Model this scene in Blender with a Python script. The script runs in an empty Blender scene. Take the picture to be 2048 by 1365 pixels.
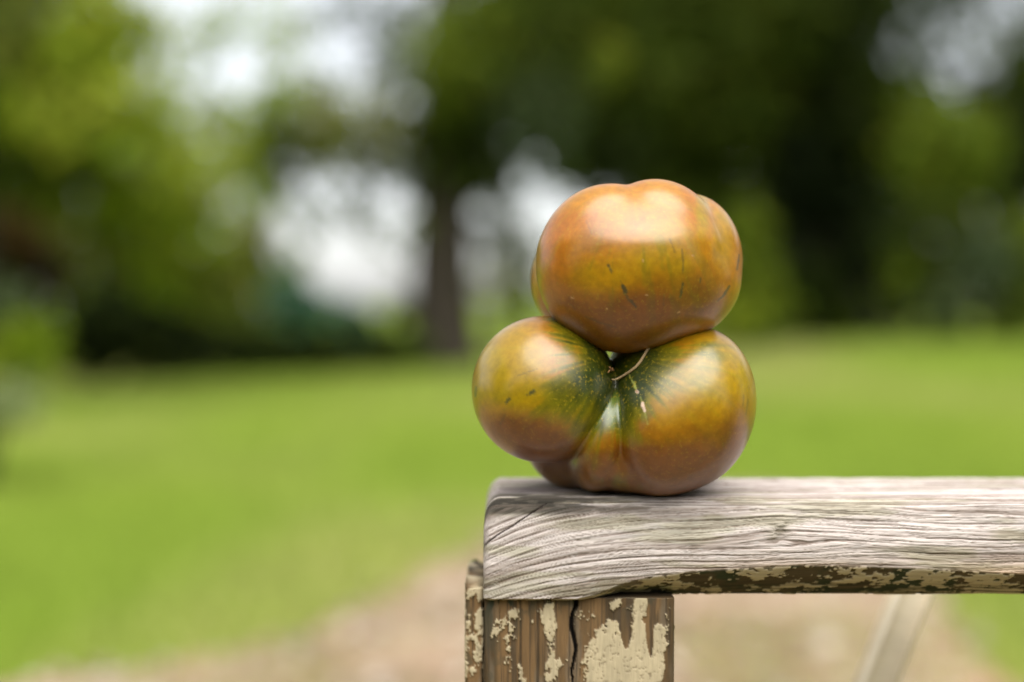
import bpy, math
import numpy as np
from mathutils import Vector

# ------------------------------------------------------------------ scene, camera, light
S = bpy.context.scene
COL = S.collection
R = math.radians
FPX, CX, CY = 2844.4, 1024.0, 682.5          # 50 mm lens on a 36 mm sensor, measured on the 2048 px photograph
HORIZON = 610.0
PITCH = math.atan((CY - HORIZON) / FPX)
ARM_TOP = 0.620                              # height of the armrest above the ground
CAM = np.array([0.0, -0.5, ARM_TOP + 0.0668])

cam_d = bpy.data.cameras.new('camera')
cam = bpy.data.objects.new('camera', cam_d)
COL.objects.link(cam)
cam.location = CAM
cam.rotation_euler = (R(90) - PITCH, 0, 0)
cam_d.lens = 50
cam_d.sensor_width = 36
cam_d.clip_start = 0.02
cam_d.clip_end = 600
cam_d.dof.use_dof = True
cam_d.dof.focus_distance = 0.480
cam_d.dof.aperture_fstop = 3.0
S.camera = cam

SUN_AZ, SUN_EL = R(167), R(65)               # azimuth clockwise from +Y: behind the camera, a little to the right
W = bpy.data.worlds.new('World')
S.world = W
W.use_nodes = True
wn, wl = W.node_tree.nodes, W.node_tree.links
bg = wn['Background']
sky = wn.new('ShaderNodeTexSky')
sky.sky_type = 'NISHITA'
sky.sun_disc = False
sky.sun_elevation = SUN_EL
sky.sun_rotation = SUN_AZ
sky.air_density = 1.0
sky.dust_density = 1.5
sky.ozone_density = 1.0
hs = wn.new('ShaderNodeHueSaturation')
hs.inputs['Saturation'].default_value = 0.22   # thin bright cloud: nearly white
wl.new(sky.outputs[0], hs.inputs['Color'])
wl.new(hs.outputs[0], bg.inputs['Color'])
bg.inputs['Strength'].default_value = 0.065

sun_d = bpy.data.lights.new('sun', 'SUN')
sun_d.energy = 1.5
sun_d.angle = R(72)
sun_d.color = (1.0, 0.96, 0.89)
sun = bpy.data.objects.new('sun', sun_d)
COL.objects.link(sun)
sd = Vector((math.sin(SUN_AZ) * math.cos(SUN_EL), math.cos(SUN_AZ) * math.cos(SUN_EL), math.sin(SUN_EL)))
sun.rotation_euler = sd.to_track_quat('Z', 'Y').to_euler()

S.view_settings.view_transform = 'Standard'
S.view_settings.look = 'None'
S.view_settings.gamma = 1
S.view_settings.use_curve_mapping = False
S.view_settings.exposure = 2.0
S.render.engine = 'CYCLES'
S.cycles.use_denoising = True
S.cycles.max_bounces = 8
S.cycles.transparent_max_bounces = 8

# ------------------------------------------------------------------ helpers
def P(px, py, y):
    """The point of the plane at depth y (metres) that the photograph shows at pixel px, py."""
    dx, dz = (px - CX) / FPX, (CY - py) / FPX
    fy = math.cos(PITCH) + dz * math.sin(PITCH)
    fz = -math.sin(PITCH) + dz * math.cos(PITCH)
    t = (y - CAM[1]) / fy
    return np.array([CAM[0] + dx * t, y, CAM[2] + fz * t])

def _hash(i, j, k, seed):
    h = (i * 374761393 + j * 668265263 + k * 1274126177 + seed * 974634777) & 0xffffffff
    h = ((h ^ (h >> 13)) * 1274126177) & 0xffffffff
    return ((h ^ (h >> 16)) & 0xffff) / 65535.0

def noise(p, seed=0):
    """Smooth value noise 0..1 at the points p (n x 3)."""
    p = np.asarray(p, dtype=np.float64)
    f = np.floor(p)
    i = f.astype(np.int64)
    u = p - f
    u = u * u * u * (u * (u * 6 - 15) + 10)
    out = 0.0
    for a in (0, 1):
        wx = u[:, 0] if a else 1 - u[:, 0]
        for b in (0, 1):
            wy = u[:, 1] if b else 1 - u[:, 1]
            for c in (0, 1):
                wz = u[:, 2] if c else 1 - u[:, 2]
                out = out + wx * wy * wz * _hash(i[:, 0] + a, i[:, 1] + b, i[:, 2] + c, seed)
    return out

def fbm(p, seed=0, octaves=4, gain=0.5):
    p = np.asarray(p, dtype=np.float64)
    s, a, t = 0.0, 1.0, 0.0
    for o in range(octaves):
        s = s + a * noise(p * (2.03 ** o) + 17.3 * o, seed + o)
        t += a
        a *= gain
    return s / t

def sstep(a, b, x):
    t = np.clip((x - a) / (b - a), 0, 1)
    return t * t * (3 - 2 * t)

def mix(a, b, t):
    t = np.asarray(t)[:, None]
    return np.asarray(a) * (1 - t) + np.asarray(b) * t

def tag(o, label=None, cat=None, group=None, kind=None):
    if label: o['label'] = label
    if cat: o['category'] = cat
    if group: o['group'] = group
    if kind: o['kind'] = kind
    return o

def empty(name, loc):
    o = bpy.data.objects.new(name, None)
    COL.objects.link(o)
    o.location = loc
    o.empty_display_size = 0.05
    return o

def build(name, verts, faces, mat, parent=None, col=None, smooth=False, extra=None):
    """One mesh object. verts n x 3; faces an m x k array or a list of tuples; col n x 3 albedo."""
    verts = np.asarray(verts, dtype=np.float64)
    base = np.zeros(3)
    if parent is not None:
        base = np.array(parent.location if parent.parent is None else np.array(parent.location) + np.array(parent.parent.location))
    me = bpy.data.meshes.new(name)
    if isinstance(faces, np.ndarray):
        m, k = faces.shape
        me.vertices.add(len(verts))
        me.vertices.foreach_set('co', (verts - base).astype(np.float32).ravel())
        me.loops.add(m * k)
        me.loops.foreach_set('vertex_index', faces.astype(np.int32).ravel())
        me.polygons.add(m)
        me.polygons.foreach_set('loop_start', np.arange(0, m * k, k, dtype=np.int32))
        me.update(calc_edges=True)
    else:
        me.from_pydata((verts - base).tolist(), [], [tuple(map(int, f)) for f in faces])
    if col is not None:
        a = me.attributes.new('col', 'FLOAT_COLOR', 'POINT')
        c4 = np.ones((len(verts), 4), dtype=np.float32)
        c4[:, :3] = np.clip(col, 0, 1)
        a.data.foreach_set('color', c4.ravel())
    for key, val in (extra or {}).items():
        a = me.attributes.new(key, 'FLOAT', 'POINT')
        a.data.foreach_set('value', np.asarray(val, dtype=np.float32))
    if smooth:
        me.polygons.foreach_set('use_smooth', np.ones(len(me.polygons), dtype=bool))
    me.validate()
    me.materials.append(mat)
    o = bpy.data.objects.new(name, me)
    COL.objects.link(o)
    if parent is not None:
        o.parent = parent
    return o

def material(name):
    m = bpy.data.materials.new(name)
    m.use_nodes = True
    return m, m.node_tree.nodes, m.node_tree.links, m.node_tree.nodes['Principled BSDF']

def attr_node(n, name):
    a = n.new('ShaderNodeAttribute')
    a.attribute_name = name
    return a

def noise_node(n, l, scale, detail=4, coord='Object', vec=None):
    t = n.new('ShaderNodeTexNoise')
    t.inputs['Scale'].default_value = scale
    t.inputs['Detail'].default_value = detail
    if vec is None:
        c = n.new('ShaderNodeTexCoord')
        vec = c.outputs[coord]
    l.new(vec, t.inputs['Vector'])
    return t

# ------------------------------------------------------------------ materials
def leaf_material():
    m, n, l, b = material('leaf')
    a = attr_node(n, 'col')
    b.inputs['Roughness'].default_value = 0.7
    b.inputs['Specular IOR Level'].default_value = 0.12
    l.new(a.outputs['Color'], b.inputs['Base Color'])
    tr = n.new('ShaderNodeBsdfTranslucent')
    mx = n.new('ShaderNodeMixShader')
    mx.inputs[0].default_value = 0.48
    l.new(a.outputs['Color'], tr.inputs['Color'])
    l.new(b.outputs[0], mx.inputs[1])
    l.new(tr.outputs[0], mx.inputs[2])
    l.new(mx.outputs[0], n['Material Output'].inputs[0])
    return m

def bark_material():
    m, n, l, b = material('bark')
    t = noise_node(n, l, 9, 6)
    r = n.new('ShaderNodeValToRGB')
    r.color_ramp.elements[0].position = 0.3
    r.color_ramp.elements[0].color = (0.008, 0.005, 0.002, 1)
    r.color_ramp.elements[1].position = 0.75
    r.color_ramp.elements[1].color = (0.032, 0.022, 0.009, 1)
    l.new(t.outputs['Fac'], r.inputs[0])
    l.new(r.outputs[0], b.inputs['Base Color'])
    b.inputs['Roughness'].default_value = 0.9
    bp = n.new('ShaderNodeBump')
    bp.inputs['Distance'].default_value = 0.03
    l.new(t.outputs['Fac'], bp.inputs['Height'])
    l.new(bp.outputs[0], b.inputs['Normal'])
    return m

def vcol_material(name, rough=0.85, bump_scale=None, bump_dist=0.0003, spec=0.3, grain=None):
    m, n, l, b = material(name)
    a = attr_node(n, 'col')
    b.inputs['Roughness'].default_value = rough
    b.inputs['Specular IOR Level'].default_value = spec
    src = a.outputs['Color']
    if bump_scale:
        c = n.new('ShaderNodeTexCoord')
        mp = n.new('ShaderNodeMapping')
        if grain:
            mp.inputs['Scale'].default_value = grain
        l.new(c.outputs['Object'], mp.inputs['Vector'])
        t = noise_node(n, l, bump_scale, 5, vec=mp.outputs[0])
        mr = n.new('ShaderNodeMapRange')
        mr.inputs['To Min'].default_value = 0.72
        mr.inputs['To Max'].default_value = 1.28
        l.new(t.outputs['Fac'], mr.inputs['Value'])
        mu = n.new('ShaderNodeMix')
        mu.data_type = 'RGBA'
        mu.blend_type = 'MULTIPLY'
        mu.inputs['Factor'].default_value = 1
        l.new(src, mu.inputs['A'])
        l.new(mr.outputs[0], mu.inputs['B'])
        src = mu.outputs['Result']
        bp = n.new('ShaderNodeBump')
        bp.inputs['Distance'].default_value = bump_dist
        bp.inputs['Strength'].default_value = 0.8
        l.new(t.outputs['Fac'], bp.inputs['Height'])
        l.new(bp.outputs[0], b.inputs['Normal'])
    l.new(src, b.inputs['Base Color'])
    return m

def tomato_material():
    m, n, l, b = material('tomato_skin')
    a = attr_node(n, 'col')
    g = attr_node(n, 'green')
    c = n.new('ShaderNodeTexCoord')
    # fine gold flecks under the skin, strongest in the green shoulders
    v = n.new('ShaderNodeTexNoise')
    v.inputs['Scale'].default_value = 1000
    v.inputs['Detail'].default_value = 2
    l.new(c.outputs['Object'], v.inputs['Vector'])
    r = n.new('ShaderNodeMapRange')
    r.inputs['From Min'].default_value = 0.56
    r.inputs['From Max'].default_value = 0.72
    l.new(v.outputs['Fac'], r.inputs['Value'])
    k = n.new('ShaderNodeMath')
    k.operation = 'MULTIPLY'
    ks = n.new('ShaderNodeMapRange')
    ks.inputs['To Min'].default_value = 0.20
    ks.inputs['To Max'].default_value = 0.5
    l.new(g.outputs['Fac'], ks.inputs['Value'])
    l.new(r.outputs[0], k.inputs[0])
    l.new(ks.outputs[0], k.inputs[1])
    mx = n.new('ShaderNodeMix')
    mx.data_type = 'RGBA'
    mx.inputs['B'].default_value = (0.36, 0.25, 0.012, 1)
    l.new(k.outputs[0], mx.inputs['Factor'])
    l.new(a.outputs['Color'], mx.inputs['A'])
    # mottling
    t = noise_node(n, l, 420, 6)
    mr = n.new('ShaderNodeMapRange')
    mr.inputs['From Min'].default_value = 0.25
    mr.inputs['From Max'].default_value = 0.75
    mr.inputs['To Min'].default_value = 0.80
    mr.inputs['To Max'].default_value = 1.20
    l.new(t.outputs['Fac'], mr.inputs['Value'])
    mu = n.new('ShaderNodeMix')
    mu.data_type = 'RGBA'
    mu.blend_type = 'MULTIPLY'
    mu.inputs['Factor'].default_value = 1
    l.new(mx.outputs['Result'], mu.inputs['A'])
    l.new(mr.outputs[0], mu.inputs['B'])
    l.new(mu.outputs['Result'], b.inputs['Base Color'])
    b.inputs['Roughness'].default_value = 0.42
    b.inputs['IOR'].default_value = 1.5
    b.inputs['Specular IOR Level'].default_value = 0.12
    b.inputs['Coat Weight'].default_value = 1.0
    b.inputs['Coat Roughness'].default_value = 0.28
    b.inputs['Coat IOR'].default_value = 1.6
    b.inputs['Subsurface Weight'].default_value = 0.0
    b.inputs['Subsurface Radius'].default_value = (0.006, 0.003, 0.001)
    b.inputs['Subsurface Scale'].default_value = 1.0
    bp = n.new('ShaderNodeBump')
    bp.inputs['Distance'].default_value = 0.00006
    bp.inputs['Strength'].default_value = 0.5
    l.new(t.outputs['Fac'], bp.inputs['Height'])
    l.new(bp.outputs[0], b.inputs['Normal'])
    l.new(bp.outputs[0], b.inputs['Coat Normal'])
    return m

def ground_material(name, stops, scale, rough=0.95, bump=0.01):
    m, n, l, b = material(name)
    t = noise_node(n, l, scale, 7)
    t2 = noise_node(n, l, scale * 14, 4)
    ad = n.new('ShaderNodeMath')
    ad.operation = 'MULTIPLY_ADD'
    ad.inputs[1].default_value = 0.35
    l.new(t2.outputs['Fac'], ad.inputs[0])
    sb = n.new('ShaderNodeMath')
    sb.operation = 'SUBTRACT'
    sb.inputs[1].default_value = 0.175
    l.new(t.outputs['Fac'], sb.inputs[0])
    l.new(sb.outputs[0], ad.inputs[2])
    r = n.new('ShaderNodeValToRGB')
    els = r.color_ramp.elements
    els[0].position, els[0].color = stops[0][0], (*stops[0][1], 1)
    els[1].position, els[1].color = stops[-1][0], (*stops[-1][1], 1)
    for pos, c in stops[1:-1]:
        e = els.new(pos)
        e.color = (*c, 1)
    l.new(ad.outputs[0], r.inputs[0])
    l.new(r.outputs[0], b.inputs['Base Color'])
    b.inputs['Roughness'].default_value = rough
    b.inputs['Specular IOR Level'].default_value = 0.05
    bp = n.new('ShaderNodeBump')
    bp.inputs['Distance'].default_value = bump
    l.new(t2.outputs['Fac'], bp.inputs['Height'])
    l.new(bp.outputs[0], b.inputs['Normal'])
    return m

M_LEAF = leaf_material()
M_BARK = bark_material()
M_GRASSBLADE = leaf_material()
M_GRASSBLADE.name = 'grass_blade'
M_LAWN = ground_material('lawn', [(0.30, (0.080, 0.135, 0.011)), (0.46, (0.120, 0.185, 0.016)),
                                  (0.60, (0.165, 0.210, 0.028)), (0.74, (0.210, 0.215, 0.055))], 0.55)
M_EARTH = ground_material('earth_path', [(0.30, (0.120, 0.105, 0.045)), (0.44, (0.200, 0.150, 0.090)),
                                         (0.57, (0.300, 0.225, 0.155)), (0.70, (0.290, 0.165, 0.105))], 1.6)
M_VC = vcol_material('loose_stone', 0.9)
M_ARM = vcol_material('weathered_wood', 0.9, 900, 0.00022, 0.12, (0.12, 1, 1))
M_POST = vcol_material('peeling_paint_wood', 0.75, 900, 0.0002, 0.3, (1, 1, 0.15))
M_TOMATO = tomato_material()
M_STALK = vcol_material('dry_stalk', 0.8)

# ------------------------------------------------------------------ ground
def ground_z(x, y):
    return 0.36 * sstep(-5, 5, np.asarray(x, float)) * sstep(2, 16, np.asarray(y, float))

def graded(a, b, n, dense, power):
    t = np.linspace(-1, 1, n)
    return dense + np.where(t < 0, (a - dense) * np.abs(t) ** power, (b - dense) * np.abs(t) ** power)

gx = graded(-260, 260, 141, 0, 2.6)
gy = graded(-120, 420, 161, 4, 2.6)
GX, GY = np.meshgrid(gx, gy, indexing='ij')
gv = np.stack([GX.ravel(), GY.ravel(), ground_z(GX, GY).ravel() + (0.012 * (noise(np.stack([GX.ravel() * 1.3, GY.ravel() * 1.3, 0 * GX.ravel()], 1), 5) - 0.5))], 1)
gi = np.arange(len(gx) * len(gy)).reshape(len(gx), len(gy))
gf = np.stack([gi[:-1, :-1], gi[1:, :-1], gi[1:, 1:], gi[:-1, 1:]], -1).reshape(-1, 4)
tag(build('lawn', gv, gf, M_LAWN, smooth=True), kind='structure')

def ground_at(px, py):
    """Where the line of sight through a pixel meets the near, level ground."""
    dx, dz = (px - CX) / FPX, (CY - py) / FPX
    fy = math.cos(PITCH) + dz * math.sin(PITCH)
    fz = -math.sin(PITCH) + dz * math.cos(PITCH)
    t = -CAM[2] / fz
    return CAM[0] + dx * t, CAM[1] + fy * t

# bare earth path: a band that comes in from the left under the bench and bends away behind it
def path_edge(pts):
    return np.array([ground_at(*p) for p in pts])
far_edge = path_edge([(-900, 1400), (-300, 1400), (150, 1375), (520, 1300), (760, 1240), (900, 1135), (1000, 1065), (1200, 1025), (1500, 1005)])
near_edge = np.array([(-5.0, 0.9), (-2.2, -0.3), (-1.2, -0.9), (0.2, -1.0), (0.75, -0.6), (0.90, 0.6), (0.88, 1.6), (0.93, 2.4), (1.05, 3.2), (1.35, 4.2)])
def resample(p, n):
    d = np.r_[0, np.cumsum(np.hypot(*np.diff(p, axis=0).T))]
    t = np.linspace(0, d[-1], n)
    return np.stack([np.interp(t, d, p[:, 0]), np.interp(t, d, p[:, 1])], 1)
fe, ne = resample(far_edge, 70), resample(near_edge, 70)
pv = []
for k in range(70):
    for j in range(25):
        w = j / 24
        q = fe[k] * (1 - w) + ne[k] * w
        if j in (0, 24):
            q = q + 0.30 * (np.array([noise([[k * 0.45, j, 1.5]], 3)[0], noise([[k * 0.45, j, 7.5]], 4)[0]]) - 0.5)
        pv.append((q[0], q[1], float(ground_z(q[0], q[1])) + 0.014 + (0 if j in (0, 24) else 0.012 * noise([[q[0] * 6, q[1] * 6, 0]], 9)[0])))
pv = np.array(pv)
pi = np.arange(70 * 25).reshape(70, 25)
pf = np.stack([pi[:-1, :-1], pi[1:, :-1], pi[1:, 1:], pi[:-1, 1:]], -1).reshape(-1, 4)
tag(build('earth_path', pv, pf, M_EARTH, smooth=True), kind='structure')

rng = np.random.default_rng(7)
# chips and small stones on the path
def pebbles(n):
    vs, fs, cs = [], [], []
    octv = np.array([[1, 0, 0], [-1, 0, 0], [0, 1, 0], [0, -1, 0], [0, 0, 1], [0, 0, -1]], float)
    octf = np.array([[0, 2, 4], [2, 1, 4], [1, 3, 4], [3, 0, 4], [2, 0, 5], [1, 2, 5], [3, 1, 5], [0, 3, 5]])
    for i in range(n):
        k, w = rng.integers(2, 68), rng.uniform(0.03, 0.97)
        q = fe[k] * (1 - w) + ne[k] * w + rng.normal(0, 0.05, 2)
        s = rng.uniform(0.006, 0.022)
        a = rng.uniform(0, 6.28)
        v = octv * np.array([s * rng.uniform(0.8, 2.2), s, s * 0.5]) + rng.normal(0, s * 0.15, (6, 3))
        v = np.stack([v[:, 0] * math.cos(a) - v[:, 1] * math.sin(a), v[:, 0] * math.sin(a) + v[:, 1] * math.cos(a), v[:, 2]], 1)
        vs.append(v + np.array([q[0], q[1], float(ground_z(q[0], q[1])) + 0.024]))
        fs.append(octf + 6 * i)
        base = [(0.42, 0.34, 0.26), (0.30, 0.21, 0.14), (0.50, 0.43, 0.35), (0.36, 0.22, 0.16)][rng.integers(4)]
        cs.append(np.tile(np.array(base) * rng.uniform(0.7, 1.15), (6, 1)))
    return np.concatenate(vs), np.concatenate(fs), np.concatenate(cs)
v, f, c = pebbles(2600)
tag(build('wood_chips', v, f, M_VC, col=c), kind='stuff')

# mown grass: short blades on the part of the lawn in view
def on_path(x, y):
    q = np.stack([x, y], 1)
    poly = np.concatenate([far_edge, near_edge[::-1]])
    inside = np.zeros(len(q), bool)
    j = len(poly) - 1
    for i in range(len(poly)):
        c = ((poly[i, 1] > y) != (poly[j, 1] > y)) & (x < (poly[j, 0] - poly[i, 0]) * (y - poly[i, 1]) / (poly[j, 1] - poly[i, 1] + 1e-12) + poly[i, 0])
        inside ^= c
        j = i
    return inside
def grass(n):
    y = 0.3 + 16 * rng.uniform(0, 1, n) ** 1.6
    x = rng.uniform(-1, 1, n) * np.where(rng.uniform(0, 1, n) < 0.6, 0.9 + 0.42 * y, 3.0 + 0.9 * y)
    keep = ~on_path(x, y) | (rng.uniform(0, 1, n) < 0.85 * sstep(0.40, 0.60, fbm(np.stack([x * 1.6, y * 1.0, 0 * x], 1), 35, 3)))
    x, y = x[keep], y[keep]
    n = len(x)
    z = ground_z(x, y)
    a = rng.uniform(0, 6.28, n)
    h = rng.uniform(0.02, 0.05, n) * (1 + 0.03 * y)
    w = 0.0025 * (1 + 0.25 * y)
    lean = rng.uniform(0.2, 0.9, n)
    dx, dy = np.cos(a), np.sin(a)
    v = np.empty((n, 3, 3))
    v[:, 0] = np.stack([x - dy * w, y + dx * w, z - 0.004], 1)
    v[:, 1] = np.stack([x + dy * w, y - dx * w, z - 0.004], 1)
    v[:, 2] = np.stack([x + dx * h * lean, y + dy * h * lean, z + h], 1)
    p = np.stack([x * 0.5, y * 0.35, 0 * x], 1)
    dry = sstep(0.40, 0.70, fbm(p, 31, 3)) * 0.8
    c = mix((0.305, 0.405, 0.060), (0.440, 0.440, 0.150), dry) * rng.uniform(0.75, 1.2, n)[:, None]
    return v.reshape(-1, 3), np.arange(3 * n).reshape(-1, 3), np.repeat(c, 3, 0)
v, f, c = grass(260000)
tag(build('grass', v, f, M_GRASSBLADE, col=c), kind='stuff')

# ------------------------------------------------------------------ trees and shrubs
def tube(path, radii, sides=9):
    path = [np.array(p, float) for p in path]
    vs, fs = [], []
    for i, p in enumerate(path):
        d = path[min(i + 1, len(path) - 1)] - path[max(i - 1, 0)]
        d /= np.linalg.norm(d) + 1e-12
        u = np.cross(d, [0.3, 1, 0.1])
        u /= np.linalg.norm(u) + 1e-12
        w = np.cross(d, u)
        for k in range(sides):
            a = 2 * math.pi * k / sides
            vs.append(p + radii[i] * (math.cos(a) * u + math.sin(a) * w))
    for i in range(len(path) - 1):
        for k in range(sides):
            k2 = (k + 1) % sides
            fs.append((i * sides + k, i * sides + k2, (i + 1) * sides + k2, (i + 1) * sides + k))
    fs.append(tuple(range(sides))[::-1])
    fs.append(tuple((len(path) - 1) * sides + k for k in range(sides)))
    return np.array(vs), fs

def leaves(clumps):
    """clumps: (centre, radii(3), number, leaf size, albedo, jitter). Leaf-shaped diamonds spread through each clump."""
    vs, cs = [], []
    for c, r, n, s, colr, jit in clumps:
        n = int(n)
        d = rng.normal(0, 1, (n, 3))
        d /= np.linalg.norm(d, axis=1)[:, None]
        rad = rng.uniform(0, 1, n) ** 0.45
        # uneven outline: the clump bulges and thins out
        lump = 0.72 + 0.56 * noise(d * 2.2 + np.array(c) * 3.1, 41)
        pos = np.array(c) + d * (rad * lump)[:, None] * np.array(r)
        nrm = d * 0.5 + rng.normal(0, 1, (n, 3)) * 0.6 + np.array([0, 0, 0.5])
        nrm /= np.linalg.norm(nrm, axis=1)[:, None]
        t = rng.normal(0, 1, (n, 3))
        t -= nrm * np.sum(t * nrm, 1)[:, None]
        t /= np.linalg.norm(t, axis=1)[:, None]
        b = np.cross(nrm, t)
        sz = s * rng.uniform(0.6, 1.4, n)[:, None]
        q = np.empty((n, 4, 3))
        q[:, 0] = pos - t * sz
        q[:, 1] = pos + b * sz * 0.55 - nrm * sz * 0.1
        q[:, 2] = pos + t * sz
        q[:, 3] = pos - b * sz * 0.55 - nrm * sz * 0.1
        cc = np.array(colr) * rng.uniform(1 - jit, 1 + jit, n)[:, None]
        cc[:, 0] *= rng.uniform(0.85, 1.25, n)
        vs.append(q.reshape(-1, 3))
        cs.append(np.repeat(cc, 4, 0))
    v = np.concatenate(vs)
    return v, np.arange(len(v)).reshape(-1, 4), np.concatenate(cs)

# leaf albedos of the garden; DARK and BLACK also paint deep shade in crowns
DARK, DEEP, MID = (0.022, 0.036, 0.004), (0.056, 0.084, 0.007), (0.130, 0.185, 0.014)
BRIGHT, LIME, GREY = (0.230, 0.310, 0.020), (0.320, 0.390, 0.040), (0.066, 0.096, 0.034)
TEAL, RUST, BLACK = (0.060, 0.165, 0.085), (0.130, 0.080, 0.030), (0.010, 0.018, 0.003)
OLIVE = (0.175, 0.205, 0.035)

def blob(px, py, rpx, D, colr, dens=1.0, leaf=None, squash=1.0, jit=0.3, deep=0.9):
    """One clump of foliage of the size rpx has at distance D from the camera."""
    c = P(px, py, D + CAM[1])
    r = rpx * D / FPX
    leaf = leaf or 0.0052 * D
    n = dens * 11 * (r * r * squash) / (leaf * leaf)
    return (c, (r, r * deep, r * squash), max(n, 30), leaf, colr, jit)

def tree(name, label, cat, D, trunk_px, trunk_w, top_py, clumps, group=None, limbs=4, lean=0.0):
    """A tree: tapered trunk standing on the ground, limbs into the clumps, one crown of leaves."""
    x0 = (trunk_px - CX) / FPX * D
    y0 = D + CAM[1]
    z0 = float(ground_z(x0, y0))
    root = empty(name, (x0, y0, z0))
    tag(root, label, cat, group)
    top = P(trunk_px + lean, top_py, y0)
    r0 = trunk_w * D / FPX / 2
    h = top[2] - z0
    path, rad = [], []
    for t, k in ((-0.02, 1.45), (0.02, 1.2), (0.08, 1.02), (0.25, 0.92), (0.5, 0.8), (0.75, 0.6), (1.0, 0.3)):
        path.append((x0 + (top[0] - x0) * t + 0.05 * r0 * math.sin(9 * t + trunk_px), y0 + 0.1 * r0 * math.sin(5 * t), z0 + h * t))
        rad.append(r0 * k)
    v, f = tube(path, rad, 14)
    build('trunk', v, f, M_BARK, root, smooth=True)
    big = sorted(clumps, key=lambda c: -c[1][0])[:limbs]
    for i, c in enumerate(big):
        t = 0.45 + 0.5 * i / max(1, len(big))
        a = np.array([x0 + (top[0] - x0) * t, y0, z0 + h * t])
        b = np.array(c[0])
        m1 = a * 0.6 + b * 0.4 + np.array([0, 0, 0.12 * np.linalg.norm(b - a)])
        v, f = tube([a, m1, b], [r0 * 0.42, r0 * 0.28, r0 * 0.08], 7)
        build('limb', v, f, M_BARK, root, smooth=True)
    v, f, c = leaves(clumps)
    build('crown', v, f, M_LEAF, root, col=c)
    return root

def shrub(name, label, cat, D, px, clumps, group=None, stems=4):
    x0 = (px - CX) / FPX * D
    y0 = D + CAM[1]
    z0 = float(ground_z(x0, y0))
    root = empty(name, (x0, y0, z0))
    tag(root, label, cat, group)
    big = sorted(clumps, key=lambda c: -c[1][0])[:stems]
    for i, c in enumerate(big):
        b = np.array(c[0])
        a = np.array([x0 + 0.06 * math.cos(i * 2.1), y0 + 0.06 * math.sin(i * 2.1), z0 - 0.03])
        if b[2] > a[2] + 0.1:
            v, f = tube([a, a * 0.5 + b * 0.5 + np.array([0, 0, 0.05]), b], [0.018, 0.012, 0.005], 6)
            build('stem', v, f, M_BARK, root, smooth=True)
    v, f, c = leaves(clumps)
    build('foliage', v, f, M_LEAF, root, col=c)
    return root

B = blob
# far dense wood that closes the view to the right
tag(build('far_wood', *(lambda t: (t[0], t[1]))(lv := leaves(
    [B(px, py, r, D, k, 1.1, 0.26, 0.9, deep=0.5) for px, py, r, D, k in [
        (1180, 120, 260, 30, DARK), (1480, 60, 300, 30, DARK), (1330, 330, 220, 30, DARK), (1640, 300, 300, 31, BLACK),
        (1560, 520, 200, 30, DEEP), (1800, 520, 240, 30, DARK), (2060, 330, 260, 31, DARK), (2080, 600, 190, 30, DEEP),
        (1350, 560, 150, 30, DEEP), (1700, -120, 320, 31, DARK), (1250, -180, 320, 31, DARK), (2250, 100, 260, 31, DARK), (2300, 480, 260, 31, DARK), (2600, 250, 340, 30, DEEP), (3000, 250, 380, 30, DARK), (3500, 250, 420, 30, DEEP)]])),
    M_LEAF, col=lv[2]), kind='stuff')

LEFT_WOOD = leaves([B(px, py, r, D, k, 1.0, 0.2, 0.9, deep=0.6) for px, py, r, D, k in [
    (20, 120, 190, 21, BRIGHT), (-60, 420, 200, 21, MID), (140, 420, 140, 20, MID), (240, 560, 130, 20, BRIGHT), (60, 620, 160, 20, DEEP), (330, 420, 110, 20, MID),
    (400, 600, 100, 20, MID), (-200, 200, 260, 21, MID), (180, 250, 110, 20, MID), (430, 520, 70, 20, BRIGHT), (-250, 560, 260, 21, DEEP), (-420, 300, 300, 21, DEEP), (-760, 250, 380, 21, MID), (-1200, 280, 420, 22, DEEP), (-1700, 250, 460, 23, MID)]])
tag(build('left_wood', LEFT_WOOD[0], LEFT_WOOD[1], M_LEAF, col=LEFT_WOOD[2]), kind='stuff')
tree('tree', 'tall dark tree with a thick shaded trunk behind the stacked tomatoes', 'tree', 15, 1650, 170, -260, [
    B(1180, 60, 170, 14.4, MID), B(1330, 60, 190, 14, DEEP), B(1480, 20, 190, 14, DEEP), B(1620, 60, 200, 14.5, DARK),
    B(1420, 200, 170, 14, DEEP), B(1560, 240, 120, 15.8, DARK), B(1330, 260, 150, 14.5, DARK), B(1190, 120, 66, 12.6, (0.22, 0.28, 0.02)), B(1120, 200, 110, 12.9, MID, 0.7), B(1290, 160, 100, 13, DEEP),
    B(1790, 260, 130, 14.5, MID), B(1820, 560, 70, 13.9, MID, 0.8), B(1330, 420, 90, 13.8, DEEP), B(1900, 300, 130, 14, MID, 0.8), B(2000, 260, 110, 14.3, DARK), B(2080, 140, 130, 14.6, DEEP), B(1880, 60, 110, 14.6, GREY, 0.22), B(1950, 130, 60, 14.6, GREY, 0.2),
    B(1700, -40, 150, 14.8, DEEP, 0.8), B(1620, 320, 110, 14.3, BLACK), B(1700, 400, 80, 14.4, BLACK), B(1580, 430, 70, 14.4, BLACK), B(1680, 230, 90, 14.2, DARK), B(1620, 580, 90, 14.2, DARK), B(1720, 520, 70, 14.3, BLACK), B(1690, 640, 60, 14.2, DEEP), B(1400, -150, 260, 15, DEEP), B(1700, -260, 240, 15, DEEP), B(2000, -230, 180, 15, DEEP)],  # near-black clumps paint the deep shade round the trunk
    limbs=6)
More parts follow.
